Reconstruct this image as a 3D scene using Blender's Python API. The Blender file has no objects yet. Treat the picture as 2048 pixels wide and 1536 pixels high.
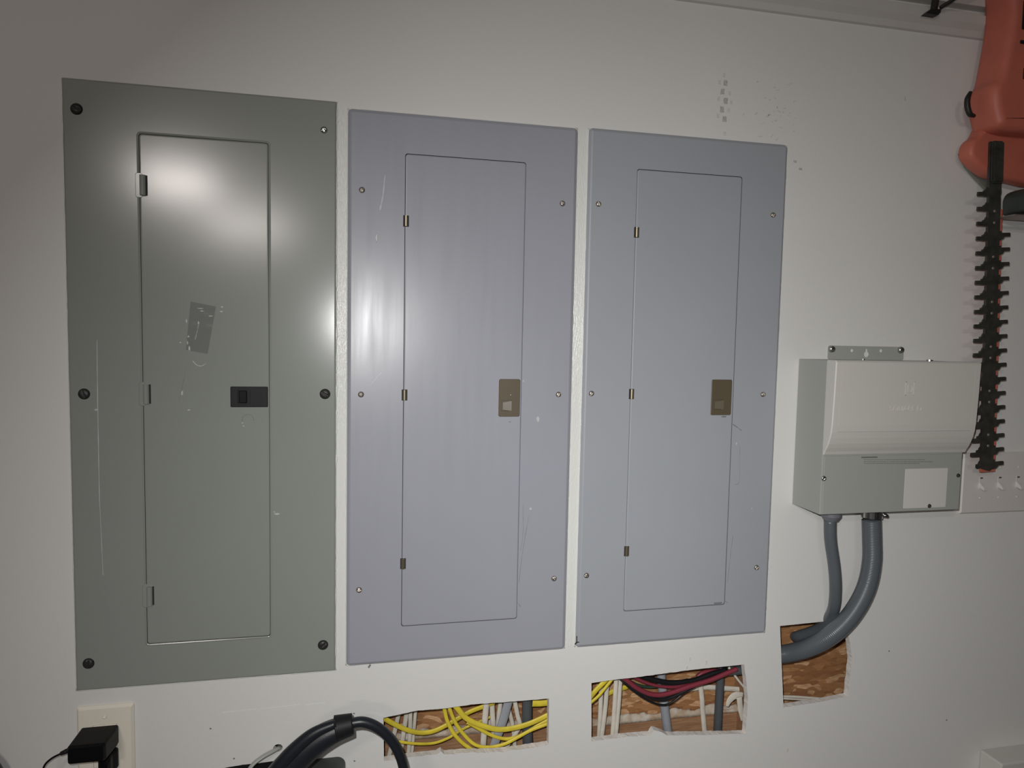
import bpy, bmesh, math, random
from mathutils import Vector, Matrix, noise, geometry
random.seed(7)
S = bpy.context.scene
COL = S.collection
Z0 = 1.5                                   # camera region is 1.5 m above the garage floor

# ------------------------------------------------------------------ camera
FPX = 1350.0
CAMP = Vector((0.83176, -1.1, 0.05039 + Z0))
_a, _b, _c = -0.207947, -0.0666786, -0.0195612
RM = Matrix.Rotation(_a, 3, 'Z') @ Matrix.Rotation(_b, 3, 'X') @ Matrix.Rotation(_c, 3, 'Y')
cam_data = bpy.data.cameras.new('camera')
cam = bpy.data.objects.new('camera', cam_data)
COL.objects.link(cam)
cam_data.sensor_fit = 'HORIZONTAL'
cam_data.sensor_width = 36.0
cam_data.lens = FPX / 2048.0 * 36.0
cam_data.clip_start = 0.02
_X, _F, _U = RM.col[0], RM.col[1], RM.col[2]
mw = Matrix((( _X[0], _U[0], -_F[0], CAMP[0]), (_X[1], _U[1], -_F[1], CAMP[1]), (_X[2], _U[2], -_F[2], CAMP[2]), (0, 0, 0, 1)))
cam.matrix_world = mw
S.camera = cam
# ------------------------------------------------------------------ world, light, exposure
w = bpy.data.worlds.new('night')
S.world = w
w.use_nodes = True
w.node_tree.nodes['Background'].inputs[0].default_value = (0.05, 0.055, 0.06, 1)
w.node_tree.nodes['Background'].inputs[1].default_value = 0.2
S.view_settings.view_transform = 'Standard'
S.view_settings.look = 'None'
S.view_settings.gamma = 1.0
S.view_settings.use_curve_mapping = False
S.view_settings.exposure = 0.0

def lamp(name, kind, loc, energy, color, size, aim=None):
    d = bpy.data.lights.new(name, kind)
    d.energy = energy
    d.color = color
    if kind == 'AREA':
        d.shape = 'DISK'; d.size = size
    else:
        d.shadow_soft_size = size
    o = bpy.data.objects.new(name, d)
    COL.objects.link(o)
    o.location = loc
    if aim is not None:
        o.rotation_euler = Vector(aim).to_track_quat('-Z', 'Y').to_euler()
    return o
# the phone's own flash beside the lens, and the garage's ceiling bulbs
flash = lamp('phone_flash', 'AREA', CAMP + Vector((-0.03, 0.0, 0.045)), 4.55, (1.0, 0.995, 0.98), 0.012, RM.col[1] + Vector((0.30, 0, -0.42)))
flash.data.spread = math.radians(117)
for _loc, _e, _len in (((0.02, -2.1, Z0 + 0.70), 4.9, 0.26), ((0.03, -3.8, Z0 + 0.78), 8.8, 0.5)):
    _l = lamp('ceiling_tube', 'AREA', _loc, _e, (1.0, 0.92, 0.87), _len, Vector((0.25, 0.8, -0.7)))
    _l.data.shape = 'RECTANGLE'; _l.data.size = _len; _l.data.size_y = 0.06

def U(px, py, y=0.0):
    """point of the plane Y=y seen at a position of the photograph"""
    d = RM @ Vector(((px - 1024) / FPX, 1, (768 - py) / FPX))
    return CAMP + d * ((y - CAMP[1]) / d[1])

# ------------------------------------------------------------------ materials
def mat(name, col, rough=0.5, metal=0.0, spec=0.5, bump=0.0, bscale=200.0, var=0.0, vscale=8.0, col2=None, coat=0.0, stretch=None):
    m = bpy.data.materials.new(name)
    m.use_nodes = True
    nt = m.node_tree
    b = nt.nodes['Principled BSDF']
    b.inputs['Base Color'].default_value = (*col, 1)
    b.inputs['Roughness'].default_value = rough
    b.inputs['Metallic'].default_value = metal
    b.inputs['Specular IOR Level'].default_value = spec
    b.inputs['Coat Weight'].default_value = coat
    b.inputs['Coat Roughness'].default_value = 0.15
    tc = nt.nodes.new('ShaderNodeTexCoord')
    vec = tc.outputs['Object']
    if stretch:
        mp = nt.nodes.new('ShaderNodeMapping')
        mp.inputs['Scale'].default_value = stretch
        nt.links.new(vec, mp.inputs['Vector']); vec = mp.outputs[0]
    if bump:
        n = nt.nodes.new('ShaderNodeTexNoise'); n.inputs['Scale'].default_value = bscale; n.inputs['Detail'].default_value = 3
        nt.links.new(vec, n.inputs['Vector'])
        bp = nt.nodes.new('ShaderNodeBump'); bp.inputs['Strength'].default_value = bump; bp.inputs['Distance'].default_value = 0.001
        nt.links.new(n.outputs['Fac'], bp.inputs['Height'])
        nt.links.new(bp.outputs[0], b.inputs['Normal'])
    if var or col2:
        n = nt.nodes.new('ShaderNodeTexNoise'); n.inputs['Scale'].default_value = vscale; n.inputs['Detail'].default_value = 5
        nt.links.new(vec, n.inputs['Vector'])
        r = nt.nodes.new('ShaderNodeValToRGB')
        r.color_ramp.elements[0].position = 0.35; r.color_ramp.elements[1].position = 0.65
        c2 = col2 or tuple(min(1, c * (1 + var)) for c in col)
        c1 = col if col2 else tuple(c * (1 - var) for c in col)
        r.color_ramp.elements[0].color = (*c1, 1); r.color_ramp.elements[1].color = (*c2, 1)
        nt.links.new(n.outputs['Fac'], r.inputs[0])
        nt.links.new(r.outputs[0], b.inputs['Base Color'])
    return m

M = {}
M['wall'] = mat('wall_paint', (0.76, 0.755, 0.735), 0.5, bump=0.18, bscale=260, var=0.012, vscale=3, spec=0.35)
M['gloss_white'] = mat('glossy_white_paint', (0.79, 0.80, 0.77), 0.28, bump=0.5, bscale=350)
M['brushed'] = mat('brushed_gloss_paint', (0.79, 0.80, 0.77), 0.26, bump=0.9, bscale=220, stretch=(3, 1, 0.35))
M['gypsum'] = mat('torn_gypsum', (0.88, 0.83, 0.79), 0.9, bump=1.0, bscale=500, var=0.08, vscale=120)
M['ceil'] = mat('ceiling_paint', (0.66, 0.64, 0.61), 0.8, bump=0.2, bscale=90)
M['trim'] = mat('painted_trim', (0.62, 0.60, 0.57), 0.6, bump=0.2, bscale=40, var=0.03)
M['floor'] = mat('concrete', (0.30, 0.29, 0.28), 0.8, bump=0.4, bscale=30, var=0.15, vscale=5)
M['room'] = mat('room_wall_paint', (0.35, 0.34, 0.33), 0.8, bump=0.1, bscale=90)
M['panelA'] = mat('green_grey_enamel', (0.29, 0.308, 0.285), 0.18, spec=0.5, bump=0.03, bscale=25, var=0.02, vscale=3)
M['panelB'] = mat('blue_grey_enamel', (0.36, 0.37, 0.418), 0.31, spec=0.5, bump=0.06, bscale=30, var=0.02, vscale=4)
M['panelC'] = mat('pale_blue_grey_enamel', (0.375, 0.395, 0.43), 0.38, spec=0.5, bump=0.05, bscale=30, var=0.02, vscale=4)
M['dark'] = mat('dark_gap', (0.03, 0.028, 0.026), 0.9)
M['black'] = mat('black_plastic', (0.005, 0.005, 0.006), 0.45, spec=0.15)
M['blackm'] = mat('black_matte_plastic', (0.010, 0.010, 0.0115), 0.55, spec=0.3, bump=0.1, bscale=400)
M['rubber'] = mat('black_rubber', (0.012, 0.014, 0.019), 0.38, bump=0.1, bscale=300)
M['blackpaint'] = mat('black_painted_steel', (0.015, 0.015, 0.014), 0.5)
M['plug'] = mat('dark_screw_steel', (0.035, 0.035, 0.035), 0.45, metal=0.3)
M['nickel'] = mat('tarnished_nickel', (0.42, 0.38, 0.33), 0.38, metal=0.85, var=0.2, vscale=300)
M['steel'] = mat('zinc_steel', (0.62, 0.62, 0.62), 0.22, metal=1.0)
M['brass'] = mat('hinge_brass', (0.50, 0.42, 0.28), 0.3, metal=0.9)
M['bronze'] = mat('bronze_plastic', (0.115, 0.092, 0.058), 0.42, bump=0.05, bscale=400)
M['bronzel'] = mat('bronze_plastic_lever', (0.135, 0.115, 0.082), 0.4)
M['boxgrey'] = mat('grey_green_enamel', (0.385, 0.40, 0.37), 0.42, bump=0.05, bscale=300)
M['lid'] = mat('warm_white_plastic', (0.64, 0.625, 0.58), 0.45, bump=0.1, bscale=900)
M['sticker'] = mat('white_paper_label', (0.66, 0.64, 0.61), 0.7)
M['print'] = mat('grey_print', (0.16, 0.165, 0.155), 0.8)
M['conduit'] = mat('grey_pvc_conduit', (0.105, 0.12, 0.135), 0.34, bump=0.1, bscale=200)
M['conduitd'] = mat('charcoal_pvc_conduit', (0.085, 0.095, 0.105), 0.45)
M['conduitl'] = mat('pale_grey_cable', (0.33, 0.35, 0.39), 0.5)
M['fitting'] = mat('grey_pvc_fitting', (0.17, 0.175, 0.20), 0.5)
M['yellow'] = mat('yellow_sheath', (0.74, 0.60, 0.05), 0.45, var=0.08, vscale=60)
M['white'] = mat('white_sheath', (0.70, 0.66, 0.58), 0.5, var=0.06, vscale=60)
M['red'] = mat('red_wire', (0.24, 0.035, 0.055), 0.4)
M['wire'] = mat('black_wire', (0.014, 0.014, 0.016), 0.35)
M['green'] = mat('green_wire', (0.03, 0.06, 0.045), 0.4)
M['ivory'] = mat('ivory_plastic', (0.88, 0.82, 0.71), 0.32)
M['ivory2'] = mat('almond_plastic', (0.71, 0.68, 0.64), 0.4)
M['orange'] = mat('red_orange_plastic', (0.56, 0.15, 0.10), 0.5, bump=0.1, bscale=300, var=0.06, vscale=20)
M['blade'] = mat('dark_blade_steel', (0.055, 0.055, 0.048), 0.5, metal=0.3, var=0.25, vscale=60)
M['rivet'] = mat('rivet_steel', (0.35, 0.29, 0.27), 0.45, metal=0.5)
M['shield'] = mat('smoked_plastic', (0.22, 0.22, 0.19), 0.35)
M['scuff'] = mat('scuffed_paint', (0.50, 0.48, 0.46), 0.8, var=0.2, vscale=350)
M['scuffl'] = mat('faint_scuff', (0.66, 0.64, 0.62), 0.75, var=0.1, vscale=350)
M['scratch'] = mat('bare_scratch', (0.55, 0.56, 0.56), 0.35)
M['grime'] = mat('grime_line', (0.20, 0.21, 0.22), 0.6)
M['rust'] = mat('rust_stain', (0.03, 0.018, 0.013), 0.8)
M['evbox'] = mat('dark_green_grey_enamel', (0.045, 0.055, 0.05), 0.5)
M['cement'] = mat('dried_joint_compound', (0.62, 0.57, 0.50), 0.85, bump=1.0, bscale=150, col2=(0.42, 0.30, 0.19), vscale=45)
M['wood'] = mat('framing_lumber', (0.30, 0.15, 0.075), 0.75, bump=0.3, bscale=80, col2=(0.42, 0.24, 0.13), vscale=12, stretch=(2, 12, 30))
def tape_mat():
    m = mat('clear_tape', (0.20, 0.21, 0.195), 0.16, coat=0.0)
    b = m.node_tree.nodes['Principled BSDF']
    b.inputs['Alpha'].default_value = 0.30
    return m
M['tape'] = tape_mat()
def osb_mat():
    m = bpy.data.materials.new('osb_board'); m.use_nodes = True
    nt = m.node_tree; b = nt.nodes['Principled BSDF']; b.inputs['Roughness'].default_value = 0.8
    tc = nt.nodes.new('ShaderNodeTexCoord')
    n0 = nt.nodes.new('ShaderNodeTexNoise'); n0.inputs['Scale'].default_value = 14
    nt.links.new(tc.outputs['Object'], n0.inputs['Vector'])
    mx = nt.nodes.new('ShaderNodeMixRGB'); mx.inputs[0].default_value = 0.035
    nt.links.new(tc.outputs['Object'], mx.inputs[1]); nt.links.new(n0.outputs['Color'], mx.inputs[2])
    v = nt.nodes.new('ShaderNodeTexVoronoi'); v.inputs['Scale'].default_value = 85
    mp = nt.nodes.new('ShaderNodeMapping'); mp.inputs['Scale'].default_value = (0.5, 1, 1.5); mp.inputs['Rotation'].default_value = (0, 0.5, 0)
    nt.links.new(mx.outputs[0], mp.inputs[0]); nt.links.new(mp.outputs[0], v.inputs['Vector'])
    sp = nt.nodes.new('ShaderNodeSeparateColor'); nt.links.new(v.outputs['Color'], sp.inputs[0])
    r = nt.nodes.new('ShaderNodeValToRGB')
    e = r.color_ramp.elements
    e[0].position = 0.15; e[0].color = (0.24, 0.10, 0.04, 1)
    e[1].position = 0.85; e[1].color = (0.78, 0.52, 0.30, 1)
    k = e.new(0.6); k.color = (0.42, 0.21, 0.085, 1)
    n2 = nt.nodes.new('ShaderNodeTexNoise'); n2.inputs['Scale'].default_value = 60; n2.inputs['Detail'].default_value = 6
    m2 = nt.nodes.new('ShaderNodeMapping'); m2.inputs['Scale'].default_value = (1, 1, 6); m2.inputs['Rotation'].default_value = (0, 0.4, 0)
    nt.links.new(tc.outputs['Object'], m2.inputs[0]); nt.links.new(m2.outputs[0], n2.inputs['Vector'])
    ma = nt.nodes.new('ShaderNodeMixRGB'); ma.inputs[0].default_value = 0.5
    nt.links.new(sp.outputs[0], ma.inputs[1]); nt.links.new(n2.outputs['Fac'], ma.inputs[2])
    nt.links.new(ma.outputs[0], r.inputs[0]); nt.links.new(r.outputs[0], b.inputs['Base Color'])
    bp = nt.nodes.new('ShaderNodeBump'); bp.inputs['Strength'].default_value = 0.6; bp.inputs['Distance'].default_value = 0.002
    nt.links.new(sp.outputs[1], bp.inputs['Height']); nt.links.new(bp.outputs[0], b.inputs['Normal'])
    return m
M['osb'] = osb_mat()
def streaky(m, r0, r1):
    nt = m.node_tree; b = nt.nodes['Principled BSDF']
    tc = nt.nodes.new('ShaderNodeTexCoord'); mp = nt.nodes.new('ShaderNodeMapping'); mp.inputs['Scale'].default_value = (60, 1, 5)
    n = nt.nodes.new('ShaderNodeTexNoise'); n.inputs['Scale'].default_value = 1.0; n.inputs['Detail'].default_value = 6
    r = nt.nodes.new('ShaderNodeMapRange'); r.inputs['From Min'].default_value = 0.3; r.inputs['From Max'].default_value = 0.7
    r.inputs['To Min'].default_value = r0; r.inputs['To Max'].default_value = r1
    nt.links.new(tc.outputs['Object'], mp.inputs[0]); nt.links.new(mp.outputs[0], n.inputs['Vector'])
    nt.links.new(n.outputs['Fac'], r.inputs['Value']); nt.links.new(r.outputs[0], b.inputs['Roughness'])
streaky(M['panelB'], 0.275, 0.35)

# ------------------------------------------------------------------ helpers
def obj(name, bm, m, parent=None, smooth=False):
    me = bpy.data.meshes.new(name)
    bmesh.ops.recalc_face_normals(bm, faces=bm.faces)
    bm.to_mesh(me); bm.free()
    for mm in (m if isinstance(m, (list, tuple)) else [m]):
        me.materials.append(M[mm])
    if smooth:
        for p in me.polygons: p.use_smooth = True
    o = bpy.data.objects.new(name, me)
    COL.objects.link(o)
    if parent is not None:
        o.parent = parent
        bpy.context.view_layer.update()
        o.matrix_parent_inverse = parent.matrix_world.inverted()
    return o
def pieces(name, bm, m, parent):
    """link every separate piece of bm as an object of its own"""
    bm.verts.ensure_lookup_table(); seen = set()
    for v0 in bm.verts:
        if v0 in seen: continue
        comp, st = [], [v0]; seen.add(v0)
        while st:
            v = st.pop(); comp.append(v)
            for e in v.link_edges:
                o = e.other_vert(v)
                if o not in seen: seen.add(o); st.append(o)
        nb = bmesh.new(); mp = {v: nb.verts.new(v.co) for v in comp}; fs = {f for v in comp for f in v.link_faces}; mi = 0
        for f in fs:
            nf = nb.faces.new([mp[v] for v in f.verts]); mi = f.material_index
        obj(name, nb, m[mi] if isinstance(m, list) else m, parent)
    bm.free()
def tag(o, label, cat, group=None):
    o['label'] = label; o['category'] = cat
    if group: o['group'] = group
    return o
def thing(name, label, cat, loc, group=None):
    o = bpy.data.objects.new(name, None); COL.objects.link(o)
    o.empty_display_size = 0.02
    o.location = loc
    bpy.context.view_layer.update()
    return tag(o, label, cat, group)
def struct(name, bm, m, parent=None, smooth=False):
    o = obj(name, bm, m, parent, smooth); o['kind'] = 'structure'; return o
def box(bm, x0, x1, y0, y1, z0, z1, bev=0.0, seg=2, mi=0, mtx=None):
    vs = [bm.verts.new(Vector((x, y, z))) for x in (x0, x1) for y in (y0, y1) for z in (z0, z1)]
    idx = [(0, 1, 3, 2), (4, 6, 7, 5), (0, 4, 5, 1), (2, 3, 7, 6), (0, 2, 6, 4), (1, 5, 7, 3)]
    fs = [bm.faces.new([vs[i] for i in f]) for f in idx]
    for f in fs: f.material_index = mi
    if bev:
        es = list({e for f in fs for e in f.edges})
        r = bmesh.ops.bevel(bm, geom=es, offset=bev, segments=seg, affect='EDGES', profile=0.5)
        vs = list({v for f in r['faces'] for v in f.verts} | {v for v in vs if v.is_valid})
        for f in r['faces']: f.material_index = mi
    if mtx is not None:
        for v in vs:
            if v.is_valid: v.co = mtx @ v.co
    return vs
def rrect(x0, x1, z0, z1, r, n=4):
    pts = []
    for cx, cz, a0 in ((x1 - r, z1 - r, 0), (x0 + r, z1 - r, 90), (x0 + r, z0 + r, 180), (x1 - r, z0 + r, 270)):
        for i in range(n + 1):
            a = math.radians(a0 + 90 * i / n)
            pts.append((cx + r * math.cos(a), cz + r * math.sin(a)))
    return pts
def loop(bm, pts, y): return [bm.verts.new((p[0], y, p[1])) for p in pts]
def bridge(bm, a, b, mi=0):
    n = len(a)
    for i in range(n):
        f = bm.faces.new((a[i], a[(i + 1) % n], b[(i + 1) % n], b[i])); f.material_index = mi
def cap(bm, a, mi=0):
    f = bm.faces.new(a); f.material_index = mi; return f
def slab(bm, pts_list, ys, mi=0, capb=True):
    """stack of equal-count outlines at successive depths, capped at the last one"""
    ls = [loop(bm, p, y) for p, y in zip(pts_list, ys)]
    for a, b in zip(ls, ls[1:]): bridge(bm, a, b, mi)
    cap(bm, ls[-1], mi)
    if capb: cap(bm, ls[0], mi)
    return ls
def plate(bm, x0, x1, z0, z1, yb, yf, r=0.002, bev=0.001, mi=0):
    slab(bm, [rrect(x0, x1, z0, z1, r), rrect(x0, x1, z0, z1, r), rrect(x0 + bev, x1 - bev, z0 + bev, z1 - bev, max(r - bev, 0.0003))], [yb, yf + bev, yf], mi)
def cr(pts, n=8):
    pts = [Vector(p) for p in pts]
    if len(pts) < 3:
        return [pts[0].lerp(pts[-1], i / 4) for i in range(5)]
    P = [pts[0] * 2 - pts[1]] + pts + [pts[-1] * 2 - pts[-2]]
    out = []
    for i in range(1, len(P) - 2):
        for k in range(n):
            t = k / n
            a, b, c, d = P[i - 1], P[i], P[i + 1], P[i + 2]
            out.append(0.5 * ((2 * b) + (c - a) * t + (2 * a - 5 * b + 4 * c - d) * t * t + (3 * b - a - 3 * c + d) * t ** 3))
    out.append(P[-2])
    return out
def tube(bm, pts, r, flat=1.0, n=8, seg=12, mi=0, ribs=0.0, ribp=0.0035, smoothpath=True, caps=True):
    """r: number or list of radii along control points; flat: thickness/width ratio (thin way along Y)"""
    path = cr(pts, n) if smoothpath else [Vector(p) for p in pts]
    L = [0]
    for a, b in zip(path, path[1:]): L.append(L[-1] + (b - a).length)
    if ribs:
        m = int(L[-1] / (ribp / 4)); q = []
        for i in range(m + 1):
            s = L[-1] * i / m; k = 0
            while k < len(L) - 2 and L[k + 1] < s: k += 1
            q.append(path[k].lerp(path[k + 1], (s - L[k]) / max(L[k + 1] - L[k], 1e-9)))
        path = q
        L = [L[-1] * i / m for i in range(m + 1)]
    rs = r if isinstance(r, (list, tuple)) else [r, r]
    prev = None
    up = None
    for i, p in enumerate(path):
        t = (path[min(i + 1, len(path) - 1)] - path[max(i - 1, 0)]).normalized()
        if up is None:
            up = Vector((0, -1, 0)) - t * t.dot(Vector((0, -1, 0)))
            if up.length < 0.1: up = Vector((0, 0, 1)) - t * t.z
        else:
            up = up - t * t.dot(up)
        up.normalize()
        sd = t.cross(up)
        f = L[i] / L[-1] * (len(rs) - 1); k = min(int(f), len(rs) - 2)
        rr = rs[k] * (1 - (f - k)) + rs[k + 1] * (f - k)
        if ribs: rr += ribs * math.sin(2 * math.pi * L[i] / ribp)
        ring = [bm.verts.new(p + sd * rr * math.cos(2 * math.pi * j / seg) + up * rr * flat * math.sin(2 * math.pi * j / seg)) for j in range(seg)]
        if prev: bridge(bm, prev, ring, mi)
        elif caps: cap(bm, ring, mi)
        prev = ring
    if caps: cap(bm, prev, mi)
def cyl(bm, a, b, r, r2=None, seg=20, mi=0):
    tube(bm, [a, b], [r, r if r2 is None else r2], seg=seg, mi=mi, smoothpath=False)
def screw_bm(x, y, z, r, h, ang=0.6, slot=True):
    bm = bmesh.new()
    n, k = 28, 7
    c = bm.verts.new((x, y - h * (0.55 if slot else 1), z)); prev = None
    for i in range(1, k + 1):
        q = i / k; ring = []
        for j in range(n):
            a = 2 * math.pi * j / n
            u, v = q * math.cos(a), q * math.sin(a)
            hh = h * math.sqrt(max(0, 1 - q * q * 0.92)) if i < k else 0
            if slot and abs(u * math.sin(ang) - v * math.cos(ang)) < 0.13: hh = min(hh, h * 0.5)
            ring.append(bm.verts.new((x + r * u, y - hh, z + r * v)))
        if prev: bridge(bm, prev, ring)
        else:
            for j in range(n): bm.faces.new((c, ring[j], ring[(j + 1) % n]))
        prev = ring
    cap(bm, prev)
    return bm
def ragged(poly, amp, step=0.004, seed=0):
    """poly: list of (x,z,edge amplitude scale); returns noisy closed outline"""
    out = []
    n = len(poly)
    for i in range(n):
        a, b = poly[i], poly[(i + 1) % n]
        d = Vector((b[0] - a[0], b[1] - a[1])); L = d.length; m = max(1, int(L / step))
        nx, nz = -d.y / L, d.x / L
        for k in range(m):
            t = k / m
            s = L * t
            w_ = noise.noise(Vector((s * 90 + i * 31, seed * 7.3, 0))) + 0.6 * noise.noise(Vector((s * 300, seed * 3.1 + i, 5)))
            w_ *= amp * a[2] * (0 if k == 0 else 1)
            out.append((a[0] + d.x * t + nx * w_, a[1] + d.y * t + nz * w_))
    return out

# ================================================================== THE SETTING
XL, XR, YB, ZC = -2.4, 4.2, -6.5, Z0 + 0.95
WT = 0.0127
def hp(lst): return [(U(a, b)[0], U(a, b)[2], c) for a, b, c in lst]
H1 = hp([(767, 1436, .5), (836, 1421, .7), (889, 1417, .7), (942, 1409, .7), (975, 1407, .6), (1098, 1397, .4), (1097, 1490, 1.8), (1040, 1499, 1.8), (990, 1505, 2.0), (930, 1506, 1.8), (889, 1509, .6), (882, 1503, .5), (873, 1509, 1.5), (830, 1513, 1.4), (768, 1522, .3)])
H2 = hp([(1183, 1366, .5), (1240, 1358, .6), (1285, 1353, .6), (1380, 1340, .6), (1489, 1329, .9), (1496, 1400, .9), (1491, 1468, 1.4), (1400, 1470, 1.4), (1336, 1471, 1.2), (1325, 1465, .5), (1308, 1460, .6), (1302, 1470, 1.2), (1260, 1473, 1.3), (1183, 1483, .3)])
H3 = hp([(1560, 1252, .3), (1648, 1243, .3), (1690, 1238, 1.0), (1701, 1290, 1.6), (1704, 1320, 1.6), (1696, 1393, 1.0), (1640, 1404, 1.0), (1567, 1415, .3)])
c5 = U(556, 1496)
H5 = hp([(425, 1540, .3), (470, 1532, .8), (540, 1523, .8), (620, 1514, .5), (625, 1600, .5), (428, 1620, .5)])
H4 = [(c5[0] + 0.0075 * math.cos(a * math.pi / 6), c5[2] + 0.0065 * math.sin(a * math.pi / 6), .4) for a in range(12)]
bm = bmesh.new()
outer_f = [bm.verts.new((x, 0, z)) for x, z in ((XL, 0), (XR, 0), (XR, ZC), (XL, ZC))]
holes = []
for k, h in enumerate((H1, H2, H3, H4, H5)):
    f = ragged(h, 0.0011, seed=k + 1); lf = loop(bm, f, 0)
    bk = ragged([(a, b, 1) for a, b, c in h], 0.0009, seed=k + 20); lb = loop(bm, bk, WT)
    holes.append((lf, lb)); bridge(bm, lf, lb, 1)
ob = [bm.verts.new((x, WT, z)) for x, z in ((XL, 0), (XR, 0), (XR, ZC), (XL, ZC))]
bridge(bm, outer_f, ob)
def inside(x, z, poly):
    c = False
    for i in range(len(poly)):
        (x1, z1), (x2, z2) = poly[i - 1], poly[i]
        if (z1 > z) != (z2 > z) and x < (x2 - x1) * (z - z1) / (z2 - z1) + x1: c = not c
    return c
def sheet(outer, loops, mi):
    """fill a flat board with openings"""
    vs = list(outer); ed = [(i, (i + 1) % 4) for i in range(4)]
    for l in loops:
        o = len(vs); vs += l; ed += [(o + i, o + (i + 1) % len(l)) for i in range(len(l))]
    co, _, fs, ov, _, _ = geometry.delaunay_2d_cdt([Vector((v.co.x, v.co.z)) for v in vs], ed, [], 1, 1e-7)
    polys = [[(v.co.x, v.co.z) for v in l] for l in loops]
    nv = [vs[o[0]] if o else None for o in ov]
    y = outer[0].co.y
    nv = [v if v else bm.verts.new((co[i].x, y, co[i].y)) for i, v in enumerate(nv)]
    for f in fs:
        cx_ = sum(co[i].x for i in f) / 3; cz_ = sum(co[i].y for i in f) / 3
        if any(inside(cx_, cz_, p) for p in polys): continue
        try: bm.faces.new([nv[i] for i in f]).material_index = mi
        except ValueError: pass
sheet(outer_f, [h[0] for h in holes], 0)
sheet(ob, [h[1] for h in holes], 1)
WALL = struct('wall_back', bm, ['wall', 'gypsum'])

def room_box(name, b6, m):
    bm = bmesh.new(); box(bm, *b6); return struct(name, bm, m)
room_box('floor', (XL, XR, YB, 0.12, -0.1, 0), 'floor')
room_box('ceiling', (XL, XR, YB, 0.12, ZC, ZC + 0.1), 'ceil')
room_box('wall_left', (XL - 0.1, XL, YB, 0.12, 0, ZC), 'room')
room_box('wall_right', (XR, XR + 0.1, YB, 0.12, 0, ZC), 'room')
room_box('wall_front', (XL, XR, YB - 0.1, YB, 0, ZC), 'room')
room_box('wall_sheathing', (XL, XR, 0.10, 0.118, 0, ZC), 'osb')
# trim board along the top of the wall: lower cove, flat face, shadow groove, upper board
TZ = Z0 + 0.6265
prof = [(-0.0005, TZ - 0.001), (-0.006, TZ), (-0.010, TZ + 0.010), (-0.020, TZ + 0.018), (-0.021, TZ + 0.033), (-0.012, TZ + 0.036), (-0.012, TZ + 0.041), (-0.0005, TZ + 0.041)]
bm = bmesh.new()
a = [bm.verts.new((XL + 0.001, y, z)) for y, z in prof]; b = [bm.verts.new((XR - 0.001, y, z)) for y, z in prof]
bridge(bm, a, b); cap(bm, a); cap(bm, b)
struct('trim_1', bm, 'trim')
bm = bmesh.new(); box(bm, XL + 0.001, XR - 0.001, -0.019, -0.0005, TZ + 0.050, ZC - 0.001, 0.001)
struct('trim_2', bm, 'trim')

# scuffs and dents in the paint, all one layer of marks on the wall
bm = bmesh.new()
def mark(px, py, w_, h_, mi=0, rot=0.0, y=-0.0004):
    c = U(px, py)
    n = 8; pts = []
    for i in range(n):
        a = 2 * math.pi * i / n
        q = 0.5 * (1 + random.uniform(-0.13, 0.13)) / max(abs(math.cos(a)), abs(math.sin(a)))
        u, v = q * w_ * math.cos(a), q * h_ * math.sin(a)
        pts.append((c[0] + u * math.cos(rot) - v * math.sin(rot), c[2] + u * math.sin(rot) + v * math.cos(rot)))
    slab(bm, [pts, pts], [-0.00005, y], mi, capb=False)
for px, py in ((1451, 166), (1445, 183), (1451, 202), (1444, 219), (1449, 238)): mark(px, py, .0075, .010, 0)
for px, py in ((1459, 187), (1457, 220), (1448, 150), (1439, 165), (1437, 198), (1462, 204), (1436, 232), (1449, 268)): mark(px, py, .005, .007, 1)
for i in range(34):
    mark(random.gauss(1545, 28), random.gauss(232, 26), random.uniform(.002, .008), random.uniform(.001, .003), 1, random.uniform(-.6, .9))
for px, py in ((1590, 323), (1601, 338)): mark(px, py, .006, .004, 0)
for px, py in ((1380, 1318), (1413, 1325), (1374, 1335), (1810, 198), (1575, 1500)): mark(px, py, .004, .007, 1)
for px, py in ((739, 1332),): mark(px, py, .006, .003, 2, 0.9)
for px, py in ((421, 1457), (468, 1517), (708, 1427), (709, 1522), (1893, 1440), (1778, 1302)): mark(px, py, .0028, .0022, 2)
for px, py, q in ((480, 1422, .05), (560, 1414, .06), (630, 1408, .03)): mark(px, py, q, .0012, 3, 0.02)
sc = obj('scuff_marks', bm, ['scuff', 'scuffl', 'grime', 'gloss_white'], WALL)

# ================================================================== PANELS
def bead(x0, x1, z0, z1, seed, sides='LRTB', amp=1.0):
    """ragged line of wall paint lapping the edge of a panel cover"""
    bm = bmesh.new()
    runs = {'L': ((x0, z0), (x0, z1)), 'R': ((x1, z0), (x1, z1)), 'T': ((x0, z1), (x1, z1)), 'B': ((x0, z0), (x1, z0))}
    for s in sides:
        a, b = runs[s]; d = Vector((b[0] - a[0], 0, b[1] - a[1])); L = d.length; m = int(L / 0.005)
        pts, rs = [], []
        for k in range(m + 1):
            t = k / m
            q = noise.noise(Vector((L * t * 45, seed, ord(s))))
            q2 = noise.noise(Vector((L * t * 160, seed, ord(s) + 9)))
            off = 0.0007 * q2
            pts.append(Vector((a[0], -0.0006, a[1])) + d * t + Vector((off, 0, off)))
            rs.append(max(0.0008, (0.0014 + 0.0012 * q + 0.0007 * q2) * amp))
        tube(bm, pts, rs, flat=0.9, seg=8, smoothpath=False)
    obj('paint_bead', bm, 'gloss_white', WALL, smooth=True)

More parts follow.
